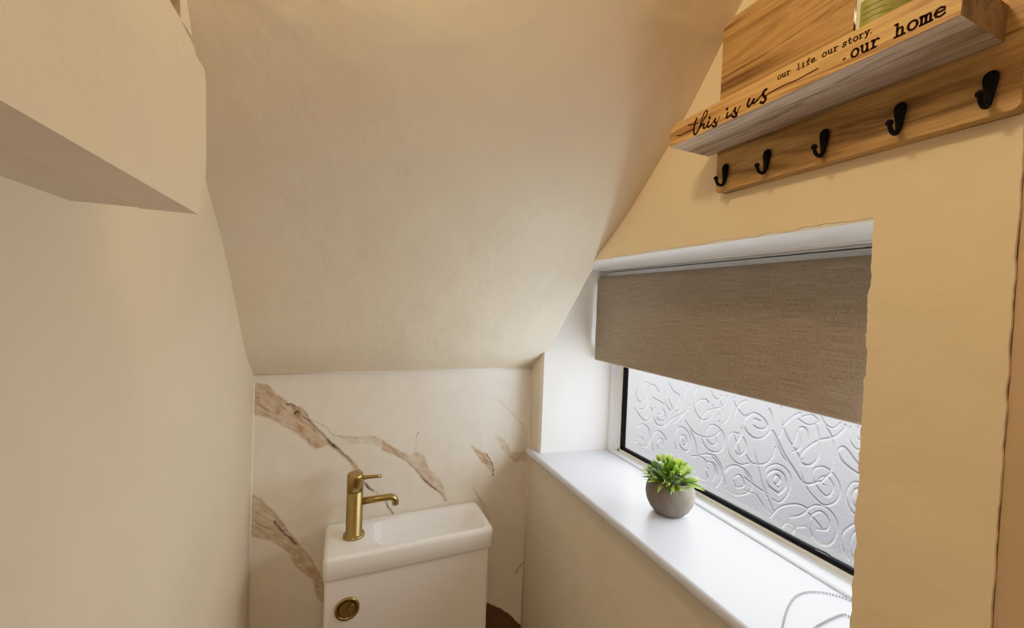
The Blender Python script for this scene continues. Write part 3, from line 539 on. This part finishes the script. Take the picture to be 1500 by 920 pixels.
for i in range(210):
    th = random.uniform(0, 2*math.pi); el = math.radians(random.choice([random.uniform(5, 40), random.uniform(25, 90)]))
    d = Vector((math.cos(th)*math.cos(el), math.sin(th)*math.cos(el), math.sin(el)))
    low_ = el < math.radians(28)
    st_ = c0+Vector((d.x*.026, d.y*.026, d.z*.020))
    if random.random() < .30:
        st_ = c0+Vector((d.x*.046, d.y*.046, d.z*.052)); leaf(bm, st_, (d.x+random.uniform(-.5,.5), d.y+random.uniform(-.5,.5), d.z+random.uniform(-.2,.6)), random.uniform(.013, .018), random.uniform(.010, .013), random.choice(pal[:4]), .1)
    else:
        ln = random.uniform(.042, .060) if low_ else random.uniform(.030, .046)
        leaf(bm, st_, (d.x+random.uniform(-.25,.25), d.y+random.uniform(-.25,.25), d.z+random.uniform(-.1,.3)), ln, random.uniform(.006, .0095), random.choice(pal), .25 if low_ else .06)
obj('foliage', bm, M_LEAF, plant)

# ------------------------------------------------------------------ basin with tap, cistern below
BX0, BX1, BYF, BZT, BZB = -.0285, .407, 1.0315, -.626, -.6815
def rrect(x0, x1, y0_, y1_, rs, z, n=9):
    """rounded rectangle loop, corner radii rs = (front-left, front-right, back-right, back-left)"""
    out = []
    for (cx, cy, r, a0) in ((x0+rs[0], y0_+rs[0], rs[0], 180), (x1-rs[1], y0_+rs[1], rs[1], 270), (x1-rs[2], y1_-rs[2], rs[2], 0), (x0+rs[3], y1_-rs[3], rs[3], 90)):
        out += [(px, py, z) for px, py in arc((cx, cy), r, a0, a0+90, n)]
    return out
basin = empty('wash_basin', ((BX0+BX1)/2, 1.115, BZB), 'small white ceramic hand basin with brass tap set over the cistern', 'basin')
bm = bmesh.new()
def loop(pts): return [bm.verts.new(p) for p in pts]
def skin(a, b):
    n = len(a)
    for i in range(n): bm.faces.new((a[i], a[(i+1)%n], b[(i+1)%n], b[i]))
O = (.012, .022, .020, .010); y1b = 1.1985
def outer(ins, z): return rrect(BX0+ins, BX1-ins, BYF+ins, y1b-ins*.3, tuple(max(.004, r-ins*.5) for r in O), z)
IR = (.030, .030, .036, .026)
def inner(x0, x1, y0_, y1_, z, k=1): return rrect(x0, x1, y0_, y1_, tuple(r*k for r in IR), z)
loops = [outer(.010, BZB), outer(.003, BZB), outer(.0, BZB+.004), outer(.0, BZT-.010), outer(.0018, BZT-.0045), outer(.006, BZT-.001), outer(.010, BZT),
         inner(.0925, .3925, 1.047, 1.1725, BZT), inner(.0945, .3905, 1.049, 1.1705, BZT-.0018), inner(.097, .387, 1.0515, 1.168, BZT-.006),
         inner(.102, .366, 1.055, 1.163, BZT-.030, .6), inner(.106, .346, 1.059, 1.159, BZT-.045, .5), inner(.114, .332, 1.067, 1.150, BZT-.0505, .4), inner(.15, .28, 1.09, 1.13, BZT-.0525, .4)]
lv = [loop(l) for l in loops]
for a_, b_ in zip(lv, lv[1:]): skin(a_, b_)
bm.faces.new(lv[-1]); bm.faces.new(lv[0][::-1]); bmesh.ops.recalc_face_normals(bm, faces=bm.faces[:])
ob = obj('bowl', bm, M_CERAMIC, basin, True)
bm = bmesh.new(); lathe(bm, [(.0001, BZT-.0515), (.012, BZT-.0515), (.0135, BZT-.0505), (.011, BZT-.0495), (.0001, BZT-.0505)], (.215, 1.11, 0), 'z', 24, caps=False); finish(obj('drain', bm, M_BRASS, basin), 'brass drain ring')

TX, TY = .042, 1.119
tap = obj('tap', (lambda b: (lathe(b, [(.0001, BZT), (.0268, BZT), (.0272, BZT+.0025), (.0262, BZT+.006), (.0215, BZT+.007), (.0205, BZT+.008), (.0203, BZT+.119), (.0196, BZT+.120), (.0001, BZT+.120)], (TX, TY, 0), 'z', 48, caps=False), b)[1])(bmesh.new()), M_BRASS, basin, True)
finish(tap, 'brushed brass mixer tap')
bm = bmesh.new(); lathe(bm, [(.0001, BZT+.1195), (.0190, BZT+.1195), (.0190, BZT+.1225), (.0206, BZT+.1235), (.0206, BZT+.158), (.0202, BZT+.162), (.0180, BZT+.1665), (.0165, BZT+.1668), (.0001, BZT+.1668)], (TX, TY, 0), 'z', 48, caps=False)
tube(bm, [(TX+.016, TY+.002, BZT+.151), (TX+.03, TY+.0035, BZT+.1505), (TX+.055, TY+.006, BZT+.1485), (TX+.0665, TY+.007, BZT+.1475)], [.0058, .0050, .0046, .0046], 14)
obj('lever', bm, M_BRASS, tap)
bm = bmesh.new()
sp_ = [(TX+.016, TY, BZT+.089), (TX+.06, TY, BZT+.0895), (TX+.088, TY, BZT+.0895)]+[(TX+.088+.016*math.sin(math.radians(t)), TY, BZT+.0895-.016+.016*math.cos(math.radians(t))) for t in range(15, 91, 15)]+[(TX+.1045, TY, BZT+.067)]
tube(bm, sp_, .0092, 20); obj('spout', bm, M_BRASS, tap)
bm = bmesh.new(); lathe(bm, [(.0001, BZT+.0665), (.007, BZT+.0665), (.0075, BZT+.0675), (.0001, BZT+.068)], (TX+.1045, TY, 0), 'z', 20, caps=False); finish(obj('aerator', bm, M_IRON, tap), 'dark spout outlet')

cis = empty('toilet_cistern', (.186, 1.12, -H), 'glossy white cistern cabinet with brass flush button under the basin', 'cistern')
bm = bmesh.new()
cl = [rrect(-.0245, .3965, 1.0395, 1.199, (.006, .012, .003, .003), z, 5) for z in (-H+.0002, BZB-.0035, BZB-.001)]
cl.append(rrect(-.0215, .3935, 1.0425, 1.199, (.005, .010, .003, .003), BZB-.0003, 5))
lv = [[bm.verts.new(p) for p in l] for l in cl]
for a_, b_ in zip(lv, lv[1:]): skin(a_, b_)
bm.faces.new(lv[-1]); bm.faces.new(lv[0][::-1]); bmesh.ops.recalc_face_normals(bm, faces=bm.faces[:])
obj('cistern_body', bm, M_CISTERN, cis)
FX, FZ, FYY = .0285, -.7605, 1.0395
bm = bmesh.new()
lathe(bm, [(.0001, FYY), (.0275, FYY), (.0285, FYY-.0015), (.0282, FYY-.0045), (.0262, FYY-.0062), (.0230, FYY-.0062), (.0212, FYY-.0045), (.0208, FYY-.002), (.0001, FYY-.002)], (FX, 0, FZ), 'y', 48, caps=False)
fl = obj('flush_button', bm, M_BRASS, cis, True); finish(fl, 'round brass dual flush button')
R_ = .0192
A1 = [(FX+R_*math.cos(math.radians(t)), FZ+R_*math.sin(math.radians(t))) for t in range(62, 299, 8)]
cv_ = [(FX+R_*math.cos(math.radians(298)), FZ+R_*math.sin(math.radians(298)))]
chord_a, chord_b = A1[-1], A1[0]
curve = [(chord_a[0]+(chord_b[0]-chord_a[0])*t-.0085*math.sin(math.pi*t), chord_a[1]+(chord_b[1]-chord_a[1])*t) for t in [i/12 for i in range(13)]]
bm = bmesh.new(); prism(bm, A1+curve[1:-1], 1, FYY-.006, FYY-.001)
bmesh.ops.bevel(bm, geom=[e for e in bm.edges if all(abs(v.co.y-(FYY-.006)) < 1e-6 for v in e.verts)], offset=.001, segments=2, affect='EDGES'); obj('full_flush_half', bm, M_BRASS2, fl)
A2 = [(FX+R_*math.cos(math.radians(t)), FZ+R_*math.sin(math.radians(t))) for t in range(-58, 59, 8)]
cur2 = [(p[0]+.0014, p[1]) for p in curve[::-1]]
bm = bmesh.new(); prism(bm, A2+cur2[1:-1], 1, FYY-.0085, FYY-.001)
bmesh.ops.bevel(bm, geom=[e for e in bm.edges if all(abs(v.co.y-(FYY-.0085)) < 1e-6 for v in e.verts)], offset=.0014, segments=3, affect='EDGES'); obj('half_flush_half', bm, M_BRASS2, fl)

# ------------------------------------------------------------------ hook shelf on the right wall
XW, XF = .565, .4815
shelf = empty('wall_shelf', (XR-.01, .33, .198), 'wooden wall shelf with black coat hooks and burnt lettering above the window', 'shelf')
bm = bmesh.new()
YP0, YP1 = .166, .4925
prism(bm, [(YP0, .1965+.004), (YP0+.004, .1965), (YP1-.004, .1965), (YP1, .2005), (YP1, .262), (YP0, .262)], 0, XW, XR-.0004)
prism(bm, [(YP0, .2621), (YP1, .2621)]+arc((YP1-.016, .472-.016), .016, 0, 90, 8)+arc((YP0+.016, .472-.016), .016, 90, 180, 8), 0, XW, XR-.0004)
obj('back_panel', bm, M_WOOD2, shelf)
bm = bmesh.new()
YS0, YS1, ZS0, ZS1 = .1775, .5125, .2625, .2965
prism(bm, [(YS0+.0015, ZS0), (YS1-.0015, ZS0), (YS1, ZS0+.0015)]+arc((YS1-.014, ZS1-.014), .014, 0, 90, 8)+[(YS0+.001, ZS1), (YS0, ZS1-.001)], 0, XF, XW-.0003)
bm.normal_update()
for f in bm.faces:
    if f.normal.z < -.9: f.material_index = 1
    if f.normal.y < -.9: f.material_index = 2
board = obj('shelf_board', bm, [M_WOOD, M_UNDER_LIT, M_END_SHADE], shelf)
def ribbon(bm, pts, w):
    P = [Vector((0, p[0], p[1])) for p in pts]; m = len(P); A_, B_ = [], []
    for i in range(m):
        t = (P[min(i+1, m-1)]-P[max(i-1, 0)]); t = t.normalized() if t.length > 1e-9 else Vector((0, 1, 0)); n = Vector((0, -t.z, t.y))*w/2
        e = Vector((0, 0, 0)) if 0 < i < m-1 else t*(w*.3 if i else -w*.3)
        A_.append(P[i]+n+e); B_.append(P[i]-n+e)
    rows_ = []
    for p, q_ in zip(A_, B_): rows_.append([bm.verts.new((XF-.00035, p.y, p.z)), bm.verts.new((XF-.00035, q_.y, q_.z)), bm.verts.new((XF+.0003, q_.y, q_.z)), bm.verts.new((XF+.0003, p.y, p.z))])
    for r0, r1 in zip(rows_, rows_[1:]):
        for k_ in range(4): bm.faces.new((r0[k_], r0[(k_+1)%4], r1[(k_+1)%4], r1[k_]))
    bm.faces.new(rows_[0]); bm.faces.new(rows_[-1][::-1])
bm = bmesh.new()
for w, pl in SCRIPT: ribbon(bm, [(p[0], p[1]) for p in smooth_line([(q[0], q[1], 0) for q in pl], 5)], w*1.8+.0003)
finish(obj('lettering', bm, M_INK, board), 'burnt script reading this is us')
EL = [(.5+.4*math.cos(t*math.pi/9), .5+.5*math.sin(t*math.pi/9)) for t in range(19)]
FONT = {
 'o': [EL], 'u': [[(0,.97),(.22,.97)],[(.2,.97),(.2,.32),(.3,.08),(.48,.02),(.66,.12),(.76,.3)],[(.56,.97),(.76,.97)],[(.76,.97),(.76,0)],[(.76,.02),(.95,.02)]],
 'r': [[(.05,.97),(.32,.97)],[(.3,.97),(.3,0)],[(.05,.02),(.62,.02)],[(.3,.62),(.48,.88),(.7,.97),(.88,.82)]],
 'l': [[(.18,1.5),(.47,1.5)],[(.45,1.5),(.45,0)],[(.1,.02),(.82,.02)]],
 'i': [[(.18,.97),(.47,.97)],[(.45,.97),(.45,0)],[(.1,.02),(.82,.02)],[(.42,1.32),(.46,1.42)]],
 'f': [[(.88,1.38),(.72,1.5),(.52,1.42),(.42,1.12),(.42,0)],[(.1,.02),(.78,.02)],[(.1,.95),(.78,.95)]],
 'e': [[(.1,.54),(.88,.54),(.82,.82),(.52,1),(.22,.86),(.08,.5),(.2,.14),(.52,0),(.88,.17)]],
 's': [[(.8,.7),(.8,.95)],[(.78,.78),(.5,1),(.22,.86),(.27,.6),(.6,.46),(.82,.26),(.62,.03),(.32,.03),(.16,.25)],[(.14,.3),(.14,.02)]],
 't': [[(.38,1.4),(.38,.25),(.52,.03),(.85,.12)],[(.1,.95),(.8,.95)]],
 'y': [[(.0,.97),(.38,.97)],[(.17,.97),(.5,.06)],[(.62,.97),(1,.97)],[(.82,.97),(.38,-.38)],[(.08,-.4),(.42,-.4)]],
 'h': [[(.02,1.5),(.28,1.5)],[(.26,1.5),(.26,0)],[(.03,.02),(.48,.02)],[(.26,.68),(.46,.93),(.66,.93),(.75,.72),(.75,0)],[(.56,.02),(.97,.02)]],
 'm': [[(-.02,.97),(.14,.97)],[(.12,.97),(.12,0)],[(-.03,.02),(.28,.02)],[(.12,.74),(.28,.95),(.42,.93),(.49,.75),(.49,0)],[(.38,.02),(.62,.02)],[(.49,.74),(.65,.95),(.8,.93),(.87,.75),(.87,0)],[(.76,.02),(1.04,.02)]],
 '.': [[(.05,.03),(.14,.12)]]}
def typeset(bm, txt, ys, zb_, adv, xh, w):
    y = ys
    for c in txt:
        if c == ' ': y -= adv; continue
        for stx in FONT[c]: ribbon(bm, [(y-p[0]*adv*.88, zb_+p[1]*xh) for p in stx], w*(1.0 if len(stx) > 2 else .9))
        y -= adv*(.45 if c == '.' else 1)
bm = bmesh.new()
for t_, ys_, ad in (('our', .338, .0054), ('life.', .3155, .0052), ('our', .2885, .0056), ('story.', .2690, .0050)): typeset(bm, t_, ys_, .2850, ad, .0046, .0011)
finish(obj('lettering', bm, M_INK, board), 'small burnt typed line reading our life. our story.')
bm = bmesh.new()
for t_, ys_, ad in (('our', .2605, .0086), ('home', .2245, .0094)): typeset(bm, t_, ys_, .2690, ad, .0080, .0020)
ribbon(bm, [(.2672, .2712), (.2656, .2722)], .0016)
finish(obj('lettering', bm, M_INK, board), 'large burnt typed words reading our home')
def hook_bm(y):
    bm = bmesh.new(); x = XW
    path = [(x-.0015, y, .2385), (x-.0028, y, .236), (x-.0032, y, .232), (x-.0034, y, .226), (x-.0036, y, .218), (x-.0045, y, .210), (x-.0075, y, .2042), (x-.0135, y, .2028), (x-.0195, y, .2055), (x-.0222, y, .2110)]
    rad = [(.001, .0018), (.0026, .0046), (.0030, .0057), (.0030, .0052), (.0030, .0038), (.0028, .0028), (.0025, .0025), (.0023, .0024), (.0022, .0022), (.0022, .0022)]
    sp1 = smooth_line(path, 4); rr = smooth_line([(r[0], r[1], 0) for r in rad], 4)
    tube(bm, sp1, [(r[0], r[1]) for r in rr], 16)
    sphere(bm, (x-.0226, y, .2122), .0035, 14, 10)
    return bm
for i, y in enumerate((.4735, .4045, .3285, .2525, .1850)): obj('coat_hook', hook_bm(y), M_IRON, shelf)

# bottle standing on the shelf
BC = (.5285, .2560); ZSB = ZS1+.0003; BR = .0255
bot_ = empty('glass_bottle', (BC[0], BC[1], ZSB), 'clear glass bottle with white and green label standing on the wooden shelf', 'bottle')
bm = bmesh.new(); lathe(bm, [(.0001, ZSB), (BR-.003, ZSB), (BR, ZSB+.003), (BR, ZSB+.085), (BR-.004, ZSB+.096), (.011, ZSB+.106), (.0095, ZSB+.112), (.0095, ZSB+.125), (.0001, ZSB+.125)], (*BC, 0), 'z', 40, caps=False); obj('bottle_body', bm, M_BOTTLE, bot_, True)
bm = bmesh.new()
def patch(bm, a0, a1, z0_, z1_, r, mi):
    n = 24; rows_ = [[bm.verts.new((BC[0]+r*math.cos(math.radians(a0+(a1-a0)*i/n)), BC[1]+r*math.sin(math.radians(a0+(a1-a0)*i/n)), z)) for z in (z0_, z1_)] for i in range(n+1)]
    for a_, b_ in zip(rows_, rows_[1:]):
        f = bm.faces.new((a_[0], b_[0], b_[1], a_[1])); f.material_index = mi; f.smooth = True
patch(bm, 143, 300, ZSB+.006, ZSB+.080, BR+.0004, 0)
patch(bm, 157, 300, ZSB+.009, ZSB+.040, BR+.0007, 1)
for k_ in range(3): patch(bm, 165, 200+8*k_, ZSB+.030-.006*k_, ZSB+.0308-.006*k_, BR+.0009, 2)
patch(bm, 172, 196, ZSB+.043, ZSB+.060, BR+.0007, 2); patch(bm, 176, 190, ZSB+.060, ZSB+.066, BR+.0007, 2)
finish(obj('paper_label', bm, [M_LABEL, M_LABELG, M_LABELD], bot_), 'white label with a green panel')
bm = bmesh.new(); lathe(bm, [(.0001, ZSB+.1255), (.0115, ZSB+.1255), (.0115, ZSB+.142), (.0105, ZSB+.143), (.0001, ZSB+.143)], (*BC, 0), 'z', 28, caps=False); obj('bottle_cap', bm, M_IRON, bot_)

# ------------------------------------------------------------------ light
w = bpy.data.worlds.new('sky'); scene.world = w; w.use_nodes = True; nt = w.node_tree; bg = nt.nodes['Background']
tc = N(nt, 'ShaderNodeTexCoord'); sx = N(nt, 'ShaderNodeSeparateXYZ'); L(nt, tc, 'Generated', sx, 'Vector')
mr = N(nt, 'ShaderNodeMapRange'); mr.inputs['From Min'].default_value = -1; mr.inputs['From Max'].default_value = 1; L(nt, sx, 'Z', mr, 'Value')
rp = ramp(nt, [(.0, (.02,.02,.022)), (.22, (.05,.05,.055)), (.36, (.26,.26,.27)), (.44, (.66,.66,.68)), (.52, (.95,.96,1.0)), (.75, (1,1,1)), (1.0, (.8,.9,1.0))]); L(nt, mr, 'Result', rp, 'Fac')
L(nt, rp, 'Color', bg, 'Color'); bg.inputs['Strength'].default_value = WORLD
def lamp(name, t, loc, power, col, size=.1, rot=None, **kw):
    l = bpy.data.lights.new(name, t); l.energy = power; l.color = col
    if t == 'AREA': l.shape = 'RECTANGLE'; l.size = size[0]; l.size_y = size[1]
    elif t == 'POINT': l.shadow_soft_size = size
    o = bpy.data.objects.new(name, l); o.location = (loc[0], loc[1], loc[2]+H); COL.objects.link(o)
    if rot: o.rotation_euler = rot
    for k_, v_ in kw.items(): setattr(l, k_, v_)
    return o
# daylight at the window, just inside the glass
day = lamp('window_daylight', 'AREA', (.806, .66, -.30), P_DAY, (.92, .96, 1.0), (.62, .26))
day.rotation_euler = Matrix(((0, 0, 1), (1, 0, 0), (0, 1, 0))).to_euler()
lamp('ceiling_lamp', 'POINT', LAMP, P_LAMP, (1.0, .70, .40), .045)
lamp('rear_fill', 'AREA', (.2, -1.2, .80), P_FILL, (1.0, .95, .88), (.5, .9), (0, 0, 0))  # unseen fill light added behind the camera to lift the room

# ------------------------------------------------------------------ camera
cam = bpy.data.cameras.new('camera'); cam.sensor_width = 36; cam.lens = 590/1500*36; cam.clip_start = .01
co = bpy.data.objects.new('camera', cam); COL.objects.link(co)
Rm = Matrix((CAM[0], [-v for v in CAM[1]], [-v for v in CAM[2]])).transposed()
co.matrix_world = Matrix.Translation((0, 0, H)) @ Rm.to_4x4()
scene.camera = co
scene.view_settings.view_transform = VT; scene.view_settings.look = 'None'; scene.view_settings.exposure = EXPO
vs = scene.view_settings; vs.use_curve_mapping = True; cm = vs.curve_mapping; cm.white_level = (2.4, 2.4, 2.4)
cc = cm.curves[3]
for p_ in ((.10, .24), (.20, .455), (.30, .615), (.42, .745), (.65, .88)): cc.points.new(*p_)
cc.points[-1].location = (1, .95)
cm.update()
scene.cycles.max_bounces = 10; scene.cycles.diffuse_bounces = 6; scene.cycles.transparent_max_bounces = 12
scene.cycles.caustics_refractive = True; scene.cycles.sample_clamp_indirect = 4
